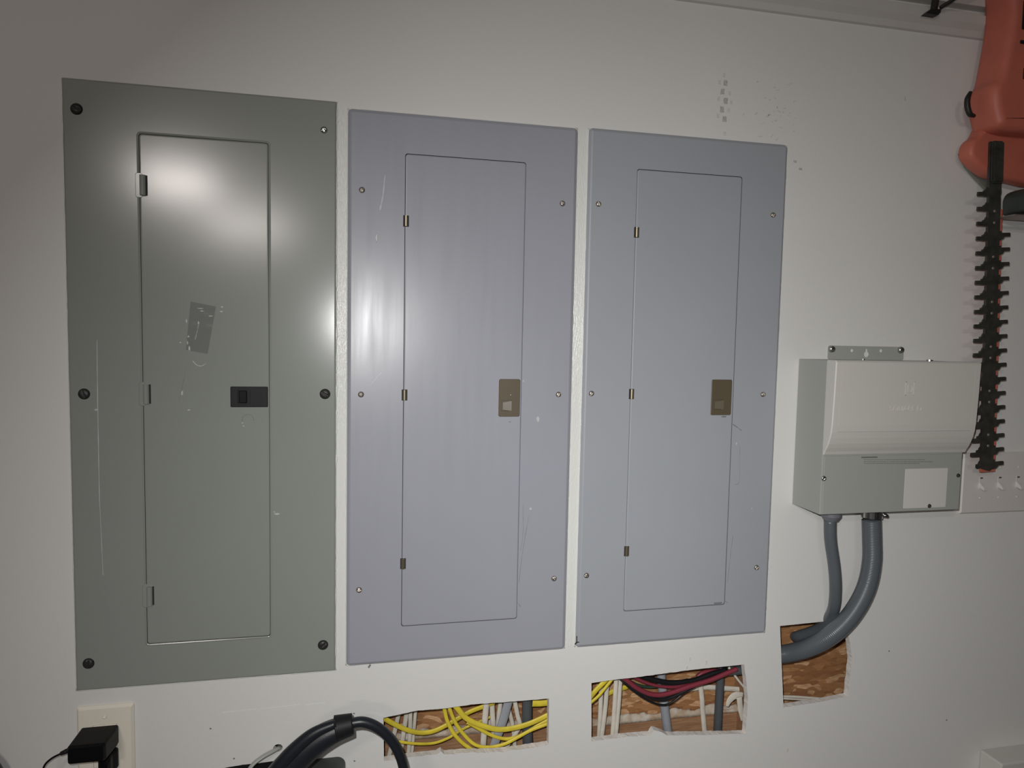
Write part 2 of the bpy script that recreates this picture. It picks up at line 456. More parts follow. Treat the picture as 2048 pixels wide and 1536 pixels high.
def panel(label, x0, x1, z0, z1, dx0, dx1, dz0, dz1, m, r, th, fl, screws, hinges, kind):
    z0 += Z0; z1 += Z0; dz0 += Z0; dz1 += Z0
    T = thing('breaker_panel', label, 'electrical panel', ((x0 + x1) / 2, 0, z0))
    bm = bmesh.new()
    e = 0.0005; G = 0.0006 if kind == 'A' else 0.0009
    ls = [loop(bm, rrect(x0, x1, z0, z1, r), -0.0003), loop(bm, rrect(x0, x1, z0, z1, r), -th * 0.35),
          loop(bm, rrect(x0 + fl * 0.6, x1 - fl * 0.6, z0 + fl * 0.6, z1 - fl * 0.6, max(r - fl * .6, .001)), -th * 0.85),
          loop(bm, rrect(x0 + fl, x1 - fl, z0 + fl, z1 - fl, max(r - fl, .001)), -th),
          loop(bm, rrect(dx0 - G, dx1 + G, dz0 - G, dz1 + G, 0.004), -th), ]
    if kind == 'A':
        ls[4:4] = [loop(bm, rrect(dx0 - .0036, dx1 + .0036, dz0 - .0036, dz1 + .0036, 0.006), -th),
                   loop(bm, rrect(dx0 - .0018, dx1 + .0018, dz0 - .0018, dz1 + .0018, 0.005), -th - .0006)]
    for a, b in zip(ls, ls[1:]): bridge(bm, a, b)
    inn = loop(bm, rrect(dx0 - G, dx1 + G, dz0 - G, dz1 + G, 0.004), -0.0008)
    bridge(bm, ls[-1], inn, 1); cap(bm, inn, 1); cap(bm, ls[0])
    obj('cover', bm, [m, 'dark'], T)
    bm = bmesh.new()
    if kind != 'A': dx1 += .0006; dz0 -= .0004
    slab(bm, [rrect(dx0, dx1, dz0, dz1, .004), rrect(dx0, dx1, dz0, dz1, .004), rrect(dx0 + .0008, dx1 - .0008, dz0 + .0008, dz1 - .0008, .0035), rrect(dx0 + .002, dx1 - .002, dz0 + .002, dz1 - .002, .003)],
         [-0.0012, -th + 0.0004, -th - 0.0002, -th - 0.0005])
    D = obj('door', bm, m, T)
    yf = -th - 0.0005
    for px, py in screws:
        c = U(px, py, -th)
        if kind == 'A':
            if px > 600 and py < 400:
                s = obj('screw', screw_bm(c[0], -th, c[2], .0055, .0035, 0.4), 'steel', T, True); s['label'] = 'bright steel screw'
            else: obj('screw', screw_bm(c[0], -th, c[2], .0082, .0042, random.uniform(0, 3)), 'plug', T, True)
        else: obj('screw', screw_bm(c[0], -th, c[2], .0048, .0032, random.uniform(0, 3)), 'nickel', T, True)
    for py in hinges:
        zz = U(dx_px(dx0), py, yf)[2] if False else None
        c = U(290, py, yf) if kind == 'A' else U(811 if kind == 'B' else 1260, py, yf)
        zc = c[2]; bm = bmesh.new()
        if kind == 'A':
            plate(bm, dx0 - .006, dx0 + .004, zc - .018, zc + .018, -th + .0003, -th - .0011, .003, .0008)
            cyl(bm, (dx0 + .0045, yf - .0015, zc - .0145), (dx0 + .0045, yf - .0015, zc + .0145), .0042)
            box(bm, dx0 + .0085, dx0 + .0105, yf - .0006, yf, zc - .0145, zc + .0145, mi=1)
            obj('hinge', bm, [m, 'dark'], D)
        else:
            box(bm, dx0 - .0032, dx0 + .0058, yf - .0004, yf + .0003, zc - .0088, zc + .0088, mi=1)
            cyl(bm, (dx0 + .0013, yf - .0012, zc - .0082), (dx0 + .0013, yf - .0012, zc + .0082), .0025)
            h = obj('hinge', bm, ['brass', 'dark'], D)
            h['label'] = 'small brass hinge barrel'
    return T, D, yf
def dx_px(x): return x
# left, green grey
TA, DA, yA = panel('large green-grey panel cover with black latch, leftmost of three', 0.4004, 0.7797, -0.4928, 0.4088, 0.5009, 0.6793, -0.4262, 0.3376,
    'panelA', .002, .0045, .003, [(153, 218), (648, 260), (168, 788), (650, 788), (177, 1327), (646, 1290)], [371, 788, 1192], 'A')
TB, DB, yB = panel('blue-grey panel cover with bronze latch, in the middle of three', 0.7964, 1.1662, -0.4861, 0.3998, 0.8849, 1.0777, -0.4233, 0.3363,
    'panelB', .007, .008, .006, [(724, 380), (1125, 407), (722, 789), (1117, 789), (718, 1180), (1108, 1157)], [442, 790, 1127], 'B')
TC, DC, yC = panel('blue-grey panel cover with bronze latch, rightmost beside small white-lidded box', 1.1854, 1.5537, -0.4851, 0.4025, 1.2714, 1.4647, -0.4234, 0.3394,
    'panelC', .007, .008, .006, [(1197, 408), (1546, 430), (1183, 787), (1526, 789), (1173, 1151), (1513, 1135)], [464, 788, 1102], 'C')
bead(0.4004, 0.7797, -0.4928 + Z0, 0.4088 + Z0, 1, 'LRB')
bead(0.7964, 1.1662, -0.4861 + Z0, 0.3998 + Z0, 2, 'LRTB')
bead(1.1854, 1.5537, -0.4851 + Z0, 0.4025 + Z0, 3, 'LRB')

for nm, sx, ex_, a_, b_ in (('l', .7803, .7958, -.4861, .4035), ('r', 1.1668, 1.1848, -.4851, .3990)):
    bm = bmesh.new(); box(bm, sx, ex_, -.0005, -.0001, a_ + Z0, b_ + Z0)
    obj('painted_strip', bm, 'brushed', WALL)
# latches
def latch_black(D, yf):
    a, b = U(461, 773, yf), U(536, 814, yf)
    x0, x1, z1, z0 = a[0], b[0], a[2], b[2]
    sx0, sx1, sz1, sz0 = U(476, 780, yf)[0], U(501, 780, yf)[0], U(476, 779, yf)[2], U(476, 808, yf)[2]
    bm = bmesh.new()
    o = [loop(bm, rrect(x0, x1, z0, z1, .0015), yf + .0002), loop(bm, rrect(x0, x1, z0, z1, .0015), yf - .0012),
         loop(bm, rrect(x0 + .0008, x1 - .0008, z0 + .0008, z1 - .0008, .001), yf - .0018), loop(bm, rrect(sx0, sx1, sz0, sz1, .0015), yf - .0018),
         loop(bm, rrect(sx0 + .0005, sx1 - .0005, sz0, sz1, .0015), yf - .0003)]
    for p, q in zip(o, o[1:]): bridge(bm, p, q)
    cap(bm, o[-1]); cap(bm, o[0])
    L = obj('latch', bm, 'blackm', D); L['label'] = 'black rectangular slide latch'
    bm = bmesh.new(); box(bm, sx0 + .002, sx1 - .005, yf - .0042, yf - .0005, sz0 + .0018, sz1 - .0015, .001)
    obj('latch_button', bm, 'black', L)
latch_black(DA, yA)
def latch_bronze(D, yf, q0, q1, chip):
    a, b = U(*q0, yf), U(*q1, yf)
    x0, x1, z1, z0 = a[0], b[0], a[2], b[2]; W, H = x1 - x0, z1 - z0
    hx0, hx1, hz0, hz1 = x0 + W * .12, x0 + W * .60, z0 + H * .155, z0 + H * .44
    bm = bmesh.new()
    o = [loop(bm, rrect(x0, x1, z0, z1, .0028), yf + .0002), loop(bm, rrect(x0, x1, z0, z1, .0028), yf - .0010),
         loop(bm, rrect(x0 + .0008, x1 - .0008, z0 + .0008, z1 - .0008, .002), yf - .0016), loop(bm, rrect(hx0, hx1, hz0, hz1, .0008), yf - .0016),
         loop(bm, rrect(hx0 + .0004, hx1 - .0004, hz0 + .0004, hz1 - .0004, .0008), yf - .00005)]
    for p, q in zip(o, o[1:]): bridge(bm, p, q)
    cap(bm, o[-1]); cap(bm, o[0])
    L = obj('latch', bm, 'bronze', D); L['label'] = 'bronze-brown rectangular finger latch'
    bm = bmesh.new()                                      # sloping finger tab inside the opening
    t = [(hx0 + .003, yf - .0003, hz0 + .002), (hx0 + .003, yf - .0003, hz1 - .004), (hx1, yf - .0030, hz1 - .001), (hx1, yf - .0030, hz0)]
    v = [bm.verts.new(p) for p in t]; v2 = [bm.verts.new((p[0], yf - .0001, p[2])) for p in t]
    bridge(bm, v, v2); cap(bm, v); cap(bm, v2)
    obj('finger_tab', bm, 'bronzel', L)
    if chip:
        c = U(1021, 790, yf)
        s = obj('latch_pin', screw_bm(c[0], yf - .0015, c[2], .0013, .0014, slot=False), 'steel', L, True)
latch_bronze(DB, yB, (998, 758), (1039, 833), True)
latch_bronze(DC, yC, (1423.5, 759), (1461, 830), False)

# wear marks on the covers: thin films lying on the enamel
def ribbon(bm, pts, y, wd, mi=0, jit=0.0):
    P = [U(a, b, y) for a, b in pts]
    P = cr(P, 5) if len(P) > 2 else P
    rows = []
    for i, p in enumerate(P):
        d = P[min(i + 1, len(P) - 1)] - P[max(i - 1, 0)]; n = Vector((-d.z, 0, d.x)).normalized() * wd * (0.5 + random.uniform(-jit, jit))
        rows.append([bm.verts.new((q.x, q_y, q.z)) for q, q_y in ((p - n, y + .0002), (p - n, y), (p + n, y), (p + n, y + .0002))])
    for r0, r1 in zip(rows, rows[1:]): bridge(bm, r0, r1, mi)
    cap(bm, rows[0], mi); cap(bm, rows[-1], mi)
def spot(bm, px, py, y, w_, h_, mi=0):
    c = U(px, py, y)
    pts = [(c[0] + w_ / 2 * math.cos(a) * random.uniform(.6, 1.2), c[2] + h_ / 2 * math.sin(a) * random.uniform(.6, 1.2)) for a in [i * math.pi / 4 for i in range(8)]]
    slab(bm, [pts, [((p[0] - c[0]) * .7 + c[0], (p[1] - c[2]) * .7 + c[2]) for p in pts]], [y + .0002, y - .0006], mi, capb=False)
bm = bmesh.new()
yy = yA - .0002; yc = -.0045 - .0002
ribbon(bm, [(194, 680), (195, 780), (197, 900), (199, 1000)], yc, .0009, 0, .2)
ribbon(bm, [(199, 1000), (203, 1080), (206, 1150)], yc, .0006, 0, .2)
for s in ((193, 820, .006, .004), (555, 1028, .010, .004), (549, 1024, .003, .003)): spot(bm, s[0], s[1], yc, s[2], s[3], 0)
pieces('paint_scratch', bm, ['scratch'], TA)
bm = bmesh.new()
for s in ((364, 787, .004, .009), (378, 820, .005, .003), (377, 673, .0035, .005), (375, 686, .003, .008), (379, 697, .004, .010), (361, 685, .003, .003),
          (401, 617, .013, .002), (404, 622, .009, .002), (421, 632, .010, .002), (444, 614, .005, .003), (443, 623, .006, .003), (485, 846, .003, .003), (487, 852, .004, .002), (373, 642, .003, .008), (397, 646, .003, .006)):
    spot(bm, s[0], s[1], yy, s[2], s[3], 0)
ribbon(bm, [(385, 721), (392, 729), (402, 732), (412, 727)], yy, .0009, 0, .3)
ribbon(bm, [(390, 680), (394, 664), (398, 645)], yy, .0012, 0, .3)
ribbon(bm, [(484, 843), (486, 834), (495, 829), (504, 832), (508, 841)], yy, .0012, 1, .2)
ribbon(bm, [(357, 800), (362, 788), (365, 770), (372, 740)], yy, .0006, 1, .3)
pieces('glue_residue', bm, ['scratch', 'grime'], DA)
# curled clear tape on the left door
bm = bmesh.new()
nx, nz = 8, 22
c0, c1, c2 = U(381, 603, yy), U(432, 613, yy), U(372, 700, yy)
grid = []
for i in range(nz + 1):
    row = []
    for j in range(nx + 1):
        p = c0 + (c1 - c0) * (j / nx) * (1 - .15 * i / nz) + (c2 - c0) * (i / nz)
        h = 0.0004 + 0.0010 * abs(noise.noise(Vector((p.x * 90, 3, p.z * 60))))
        row.append(bm.verts.new((p.x + .0015 * noise.noise(Vector((i, j, 1))), yA - h, p.z)))
    grid.append(row)
for i in range(nz):
    for j in range(nx):
        bm.faces.new((grid[i][j], grid[i][j + 1], grid[i + 1][j + 1], grid[i + 1][j]))
tp = obj('tape_strip', bm, 'tape', DA, True); tp['label'] = 'wrinkled clear tape'
bm = bmesh.new()
yy = yB - .0001; yc = -.008 - .0002
ribbon(bm, [(770, 350), (766, 390), (760, 420)], yc, .0018, 0, .3)
spot(bm, 753, 475, yc, .005, .016, 0); spot(bm, 1076, 838, yc, .006, .013, 0); spot(bm, 1062, 1018, yc, .005, .006, 0); spot(bm, 1047, 762, yc, .003, .004, 0)
ribbon(bm, [(1058, 1030), (1050, 1075), (1043, 1120), (1038, 1165)], yc, .0005, 1, .3)
ribbon(bm, [(1046, 1010), (1046, 1070), (1041, 1100)], yc, .0004, 1, .3)
ribbon(bm, [(1021, 1190), (1034, 1204), (1041, 1213)], yc, .0009, 1, .3)
ribbon(bm, [(741, 770), (752, 757), (763, 745)], yc, .0005, 0, .3)
spot(bm, 1020, 844, yB - .0001, .005, .0016, 1)
spot(bm, 1122, 1292, -.0055, .006, .005, 1)
pieces('paint_scratch', bm, ['scratch', 'grime'], TB)
bm = bmesh.new()
for s in ((1473, 887, .003, .006), (1504, 1017, .003, .003)): spot(bm, s[0], s[1], yc, s[2], s[3], 0)
spot(bm, 1448, 833, yC - .0001, .011, .004, 1)
ribbon(bm, [(1455, 843), (1468, 850), (1483, 861)], yc, .0012, 1, .4)
ribbon(bm, [(1447, 850), (1448, 960), (1447, 1060), (1446, 1200)], yc, .0006, 1, .3)
ribbon(bm, [(1466, 1070), (1460, 1120), (1455, 1165)], yc, .0004, 1, .3)
ribbon(bm, [(1480, 890), (1479, 960), (1470, 970)], yc, .0004, 1, .4)
ribbon(bm, [(1428, 1207), (1444, 1206)], yC - .0001, .0035, 1)
ribbon(bm, [(1444, 1198), (1456, 1206)], yc, .0010, 1, .3)
pieces('paint_scratch', bm, ['scratch', 'grime'], TC)
# split, rusty lower left corner of the right cover
bm = bmesh.new()
ribbon(bm, [(1153.5, 1272), (1153.5, 1284)], -.0078, .0016, 0)
ribbon(bm, [(1150, 1289), (1154, 1284)], -.0070, .0024, 0)
ribbon(bm, [(1154, 1284.5), (1165, 1284), (1169, 1283)], -.0078, .0017, 0, .2)
obj('rust_split', bm, ['rust'], TC)

# ================================================================== TRANSFER BOX
BX0, BX1, BZ0, BZ1 = 1.5985, 1.8865, Z0 - 0.2445, Z0 + 0.0245
T = thing('transfer_switch_box', 'grey wall box with off-white embossed lid above two conduits, right of panels', 'electrical box', ((BX0 + BX1) / 2, 0, BZ0))
bm = bmesh.new()
box(bm, BX0, BX1, -0.079, -0.0005, BZ0, BZ1, 0.0012)
ENC = obj('enclosure', bm, 'boxgrey', T)
bm = bmesh.new()
box(bm, BX0 + .003, BX1 - .003, -0.0812, -0.079, BZ0 + .001, Z0 - 0.1415, 0.0006)
FP = obj('front_plate', bm, 'boxgrey', T)
# lid: hooded profile swept across the width
zt, zb = BZ1 + .001, Z0 - 0.1385
prof = [(-0.0795, zt), (-0.1005, zt - .0004), (-0.1030, zt - .003), (-0.1018, Z0 - .04), (-0.1000, Z0 - .085), (-0.0985, Z0 - .098), (-0.0960, Z0 - .108), (-0.0925, Z0 - .118), (-0.0885, Z0 - .126), (-0.0840, Z0 - .133), (-0.0815, zb), (-0.0795, zb + .001)]
bm = bmesh.new()
prev = None
LX0, LX1 = BX0 - .0004, BX1 + .004
for x, s in ((LX0, 0.0015), (LX0 + .0015, 0), (LX1 - .0015, 0), (LX1, 0.0015)):
    ring = [bm.verts.new((x, min(-.0795, y + s), z - (s if z > Z0 else 0))) for y, z in prof]
    if prev: bridge(bm, prev, ring)
    else: cap(bm, ring)
    prev = ring
cap(bm, prev)
LID = obj('lid', bm, 'lid', T); LID['label'] = 'off-white plastic lid with raised emblem'
# raised border, emblem and word on the lid
def lidy(z):
    for (y0, z0_), (y1, z1_) in zip(prof, prof[1:]):
        if z1_ <= z <= z0_: return y0 + (y1 - y0) * (z0_ - z) / (z0_ - z1_ + 1e-9)
    return -0.1
bm = bmesh.new()
def lb(x0, x1, z0_, z1_, h=.0007):
    n = 4
    for k in range(n):
        a, b = z0_ + (z1_ - z0_) * k / n, z0_ + (z1_ - z0_) * (k + 1) / n
        vs = [bm.verts.new((x, lidy(z) - q, z)) for q in (-.0003, h) for x, z in ((x0, a), (x1, a), (x1, b), (x0, b))]
        bridge(bm, vs[:4], vs[4:]); cap(bm, vs[4:])
lb(LX0 + .012, LX0 + .0126, Z0 - .085, Z0 + .012, .00012); lb(LX1 - .0126, LX1 - .012, Z0 - .085, Z0 + .012, .00012)
lb(LX0 + .012, LX1 - .012, Z0 + .012, Z0 + .0128, .0004)
obj('raised_border', bm, 'lid', LID)
bm = bmesh.new(); box(bm, LX0 + .012, LX1 - .012, lidy(Z0 - .0965) - .0003, lidy(Z0 - .0965) + .001, Z0 - .0970, Z0 - .0963)
obj('crease', bm, 'boxgrey', LID)
bm = bmesh.new()
ec = U(1820, 777, -.102); ex, ez = ec[0], ec[2]
lb(ex - .009, ex - .0078, ez - .012, ez + .012); lb(ex + .0078, ex + .009, ez - .012, ez + .012)
lb(ex - .009, ex + .009, ez + .0108, ez + .012); lb(ex - .009, ex + .009, ez - .012, ez - .0108)
lb(ex - .0042, ex - .003, ez - .007, ez + .007)
tube(bm, [(ex - .0035, lidy(ez), ez + .0065), (ex + .002, lidy(ez), ez + .0062), (ex + .0052, lidy(ez), ez), (ex + .002, lidy(ez), ez - .0062), (ex - .0035, lidy(ez), ez - .0065)], .0007, seg=6)
obj('emblem', bm, 'lid', LID)
def text_obj(name, s, loc, size, m, parent, ext=0.0003, width=None):
    cu = bpy.data.curves.new(name, 'FONT'); cu.body = s; cu.size = size; cu.extrude = ext; cu.align_x = 'CENTER'; cu.align_y = 'CENTER'
    t = bpy.data.objects.new('t', cu); COL.objects.link(t)
    bpy.context.view_layer.update()
    dg = bpy.context.evaluated_depsgraph_get()
    me = bpy.data.meshes.new_from_object(t.evaluated_get(dg))
    bpy.data.objects.remove(t)
    for v in me.vertices:
        v.co = Vector((loc[0] + v.co.x, loc[1] - v.co.z, loc[2] + v.co.y))
    me.materials.clear(); me.materials.append(M[m])
    o = bpy.data.objects.new(name, me); COL.objects.link(o)
    o.parent = parent; o.matrix_parent_inverse = parent.matrix_world.inverted()
    return o
wc = U(1813, 818, -.102)
text_obj('embossed_word', 'SQUARE D', (wc[0], lidy(wc[2]) - .0003, wc[2]), .0135, 'lid', LID, .0005)
# mounting tab with keyhole, two round holes
ta, tb = U(1657, 692, -.002), U(1808, 693, -.002)
tx0, tx1, tz1, tz0 = ta[0], tb[0], (ta[2] + tb[2]) / 2, BZ1
bm = bmesh.new()
out = rrect(tx0, tx1, tz0 - .0, tz1, .004)
of = loop(bm, out, -.0022); obk = loop(bm, out, -.0006); bridge(bm, of, obk)
ed = [bm.edges.get((of[i], of[(i + 1) % len(of)])) for i in range(len(of))]
def circ(cx, cz, r, n=16): return [(cx + r * math.cos(2 * math.pi * i / n), cz + r * math.sin(2 * math.pi * i / n)) for i in range(n)]
k0 = U(1733, 707, -.002); key = []
for i in range(25):
    a = math.radians(65 + 0) - math.radians(310) * i / 24
    key.append((k0[0] + .0056 * math.cos(a), k0[2] - .0015 + .0056 * math.sin(a)))
key += [(k0[0] - .0024, k0[2] + .0065), (k0[0] - .0016, k0[2] + .009), (k0[0] + .0016, k0[2] + .009), (k0[0] + .0024, k0[2] + .0065)]
for hpts in (circ(U(1704, 701, -.002)[0], U(1704, 701, -.002)[2], .0034), circ(U(1762, 701.5, -.002)[0], U(1762, 701.5, -.002)[2], .0034), key):
    hf = loop(bm, hpts, -.0022); hb = loop(bm, hpts, -.0006); bridge(bm, hf, hb)
    ed += [bm.edges.get((hf[i], hf[(i + 1) % len(hf)])) for i in range(len(hf))]
bmesh.ops.triangle_fill(bm, use_beauty=True, use_dissolve=False, edges=ed, normal=(0, -1, 0))
TAB = obj('mounting_tab', bm, 'boxgrey', T)
for px, py in ((1664, 698), (1802, 700)):
    c = U(px, py, -.003); obj('screw', screw_bm(c[0], -.0022, c[2], .0068, .0055, slot=False), 'steel', TAB, True)
for px, py, r_, mm in ((1648, 957, .0048, 'steel'), (1917, 951, .0036, 'plug'), (1859, 1012, .0038, 'plug')):
    c = U(px, py, -.082); obj('screw', screw_bm(c[0], -.0812, c[2], r_, .003, .8), mm, FP, True)
bm = bmesh.new()
cyl(bm, (U(1859, 720, -.06)[0], -.06, BZ1 - .001), (U(1859, 720, -.06)[0], -.06, BZ1 + .003), .0055)
cyl(bm, (U(1726, 720, -.06)[0], -.06, BZ1 - .001), (U(1726, 720, -.06)[0], -.06, BZ1 + .003), .003)
pieces('rivet', bm, 'steel', T)
a, b = U(1811, 938, -.0815), U(1891, 1014, -.0815)
bm = bmesh.new(); plate(bm, a[0], b[0], b[2], a[2], -.0811, -.0816, .0015, .0002)
st = obj('sticker', bm, 'sticker', FP); st['label'] = 'blank white square paper label'
bm = bmesh.new()                                          # rows of very small print below the lid
random.seed(3)
def row(px0, px1, py, h):
    x = px0
    while x < px1:
        L_ = random.uniform(3, 9); a, b = U(x, py, -.0814), U(min(x + L_, px1), py + h, -.0814)
        box(bm, a[0], b[0], -.0815, -.0811, b[2], a[2]); x += L_ + 1.0
a0, b0 = U(1723, 913.5, -.0814), U(1755, 915.6, -.0814); box(bm, a0[0], b0[0], -.0815, -.0811, b0[2], a0[2])
for py, e in ((919, 1850), (923, 1866), (926.5, 1840)): row(1728, e, py, .7)
obj('small_print', bm, 'print', FP)

# ---- conduits out of the box
T = thing('flexible_conduit', 'thin grey conduit with grey plastic fitting, left of two under the box', 'conduit', U(1663, 1030, -.04), 'conduits under the white-lidded box')
pts = [(1660, 1040, -.045), (1661, 1080, -.045), (1668, 1130, -.044), (1671, 1170, -.042), (1669, 1208, -.030), (1661, 1232, -.008), (1643, 1254, .018), (1618, 1266, .045), (1598, 1272, .066), (1590, 1274, .080)]
bm = bmesh.new(); tube(bm, [U(*p) for p in pts], .0105, seg=20)
obj('hose', bm, 'conduit', T, True)
f0 = U(1662, 1026, -.045)
bm = bmesh.new()
cyl(bm, (f0[0], -.045, BZ0 - .0002), (f0[0], -.045, BZ0 - .012), .0175, .0175, 28)
cyl(bm, (f0[0], -.045, BZ0 - .012), (f0[0], -.045, BZ0 - .020), .0175, .0125, 28)
obj('fitting', bm, 'fitting', T)
T = thing('flexible_conduit', 'thick ribbed grey conduit with metal connector, right of two under the box', 'conduit', U(1745, 1030, -.04), 'conduits under the white-lidded box')
pts = [(1743, 1040, -.045), (1744, 1080, -.046), (1744, 1120, -.048), (1736, 1165, -.048), (1719, 1205, -.048), (1693, 1242, -.044), (1660, 1272, -.034), (1620, 1294, -.010), (1580, 1306, .020), (1545, 1311, .042)]
bm = bmesh.new(); tube(bm, [U(*p) for p in pts], .0165, seg=24, ribs=.00022, ribp=.0030)
obj('hose', bm, 'conduit', T, True)
f0 = U(1744, 1024, -.045)
bm = bmesh.new()
cyl(bm, (f0[0], -.045, BZ0 - .0002), (f0[0], -.045, BZ0 - .006), .0150, .0150, 6)
cyl(bm, (f0[0], -.045, BZ0 - .006), (f0[0], -.045, BZ0 - .018), .0178, .0178, 28)
box(bm, f0[0] + .012, f0[0] + .0225, -.055, -.045, BZ0 - .0165, BZ0 - .0075, .001)
cyl(bm, (f0[0] + .018, -.062, BZ0 - .012), (f0[0] + .018, -.050, BZ0 - .012), .003)
cn = obj('connector', bm, 'steel', T); cn['label'] = 'bright metal clamp connector'

# ================================================================== CAVITY CONTENTS
def z1c(X, Y): return (700 + X / 4.551, 1360 + Y / 4.551)
def z2c(X, Y): return (1120 + X / 4.862, 1220 + Y / 4.862)
def z3c(X, Y): return (1500 + X / 3.49, 1000 + Y / 3.49)
def ext(P, d=0.02):
    P = [Vector(p) for p in P]
    a = (P[0] - P[1]).normalized(); b = (P[-1] - P[-2]).normalized()
    return [P[0] + a * d] + P + [P[-1] + b * d]
def cable(zf, pts, wpx, y, m, label, cat='cable', name='electrical_cable', group=None, flat=0.5, e0=True, ribs=0):
    ys = y if isinstance(y, (list, tuple)) else (y, y)
    n = len(pts)
    P = [U(*zf(*p), ys[0] + (ys[-1] - ys[0]) * i / (n - 1)) for i, p in enumerate(pts)]
    if e0: P = ext(P)
    sc_ = 4.551 if zf is z1c else 4.862 if zf is z2c else 3.49
    r = wpx / sc_ * (1.1 + ys[0]) / FPX * 1.12 / 2
    bm = bmesh.new(); tube(bm, P, r, flat=flat, seg=12, n=6)
    o = obj(name, bm, m, None, True)
    return tag(o, label, cat, group)
G1 = 'yellow cables in the left wall opening'
L1 = 'left wall opening'
cable(z1c, [(310, 350), (400, 400), (520, 455), (640, 480), (760, 465), (880, 410), (1000, 340), (1100, 285), (1220, 240)], 44, (.030, .050), 'yellow', 'yellow cable sagging from top left corner of left opening, uppermost at left', group=G1, flat=.5)
cable(z1c, [(430, 560), (600, 580), (760, 575), (880, 535), (960, 490), (1060, 430), (1200, 370)], 26, (.034, .058), 'yellow', 'thin yellow cable sagging low across the left half of left opening', group=G1, flat=.6)
cable(z1c, [(860, 265), (885, 370), (940, 480), (1020, 570), (1130, 650)], 34, .026, 'yellow', 'yellow cable dropping steeply to the bottom edge of left opening', group=G1, flat=.6)
cable(z1c, [(910, 270), (960, 390), (1040, 500), (1140, 590), (1260, 612), (1400, 585), (1520, 525), (1650, 455), (1810, 395)], 32, .019, 'yellow', 'yellow cable making the lowest loop in left opening', group=G1, flat=.6)
cable(z1c, [(975, 255), (1060, 350), (1200, 415), (1350, 450), (1500, 435), (1650, 390), (1810, 315)], 48, .016, 'yellow', 'wide yellow cable, topmost loop on right side of left opening', group=G1, flat=.45)
cable(z1c, [(1150, 430), (1250, 485), (1350, 525), (1450, 535), (1560, 500), (1700, 420), (1810, 360)], 32, .028, 'yellow', 'yellow cable between upper and lowest loops at right of left opening', group=G1, flat=.6)
cable(z1c, [(1660, 215), (1740, 213), (1820, 205)], 56, .030, 'yellow', 'short wide yellow cable at top right corner of left opening', group=G1, flat=.4, e0=False)
GW1 = 'white cables behind the yellow ones'
for pts, wd, y, lab in (
    ([(440, 320), (400, 500), (350, 720)], 38, .072, 'greyish white cable, leftmost upright in left opening'),
    ([(515, 305), (485, 500), (455, 700)], 40, .068, 'white cable, second upright from the left in left opening'),
    ([(550, 300), (545, 500), (530, 700)], 36, .060, 'white cable, third upright from the left in left opening'),
    ([(596, 290), (578, 500), (560, 690)], 30, .066, 'white cable beside bare wood, fourth upright in left opening'),
    ([(1240, 230), (1225, 400), (1212, 600)], 54, .045, 'wide white cable left of grey cable in left opening'),
    ([(1292, 215), (1298, 330), (1310, 480), (1330, 600)], 46, .055, 'white cable touching grey cable left side in left opening'),
    ([(1370, 205), (1345, 400), (1335, 600)], 40, .072, 'white cable hidden behind the pale grey cable in left opening'),
    ([(1440, 250), (1475, 380), (1490, 480), (1500, 600)], 36, .062, 'white cable right of pale grey cable, rear one in left opening'),
    ([(1500, 195), (1525, 320), (1540, 430), (1430, 600)], 40, .052, 'white cable left of dark conduit in left opening')):
    cable(z1c, pts, wd, y, 'white', lab, group=GW1, flat=.55)
cable(z1c, [(1440, 200), (1390, 380), (1310, 600)], 78, .038, 'conduitl', 'wide flat pale grey cable slanting down in left opening', flat=.35)
cable(z1c, [(1612, 180), (1612, 400), (1620, 600)], 92, .050, 'conduitd', 'dark grey upright conduit at right of left opening', 'conduit', 'conduit_pipe', flat=1)
# middle opening
GY = 'yellow cables in the middle opening'
cable(z2c, [(285, 860), (350, 780), (430, 700)], 50, .022, 'yellow', 'yellow cable entering top left of middle opening, upper one', group=GY, flat=.5)
cable(z2c, [(300, 900), (380, 830), (470, 720)], 30, .016, 'yellow', 'thin yellow cable below another at top left of middle opening', group=GY, flat=.7)
cable(z2c, [(440, 830), (520, 790), (660, 745)], 50, .080, 'yellow', 'dim yellow cable crossing behind white cables in middle opening', group=GY, flat=.5, e0=False)
GW2 = 'white cables in the middle opening'
for pts, wd, y, lab in (
    ([(400, 780), (392, 1000), (378, 1250)], 46, .060, 'white cable, leftmost upright in middle opening'),
    ([(458, 720), (440, 960), (405, 1240)], 46, .050, 'white cable, second upright from the left in middle opening'),
    ([(545, 690), (530, 950), (510, 1230)], 46, .045, 'white cable, third upright from the left in middle opening'),
    ([(588, 700), (570, 950), (545, 1220)], 40, .040, 'white cable left of sagging wires, fourth upright in middle opening'),
    ([(1365, 710), (1380, 860), (1388, 980), (1405, 1170)], 52, .072, 'white kinked cable between the two grey conduits in middle opening'),
    ([(1240, 770), (1420, 752), (1600, 762), (1790, 775)], 52, .083, 'white horizontal cable behind dark conduit in middle opening'),
    ([(1695, 630), (1740, 690), (1790, 750)], 22, .030, 'thin white wire slanting at top right corner of middle opening')):
    cable(z2c, pts, wd, y, 'white', lab, group=GW2, flat=.55)
cable(z2c, [(982, 620), (1005, 850), (1048, 1190)], 88, .0735, 'conduitl', 'pale grey upright conduit under the sagging wires', 'conduit', 'conduit_pipe', flat=1)
cable(z2c, [(1560, 640), (1548, 880), (1532, 1180)], 82, .0735, 'conduitd', 'dark grey upright conduit at right of middle opening', 'conduit', 'conduit_pipe', flat=1)
GB = 'sagging single wires in the middle opening'
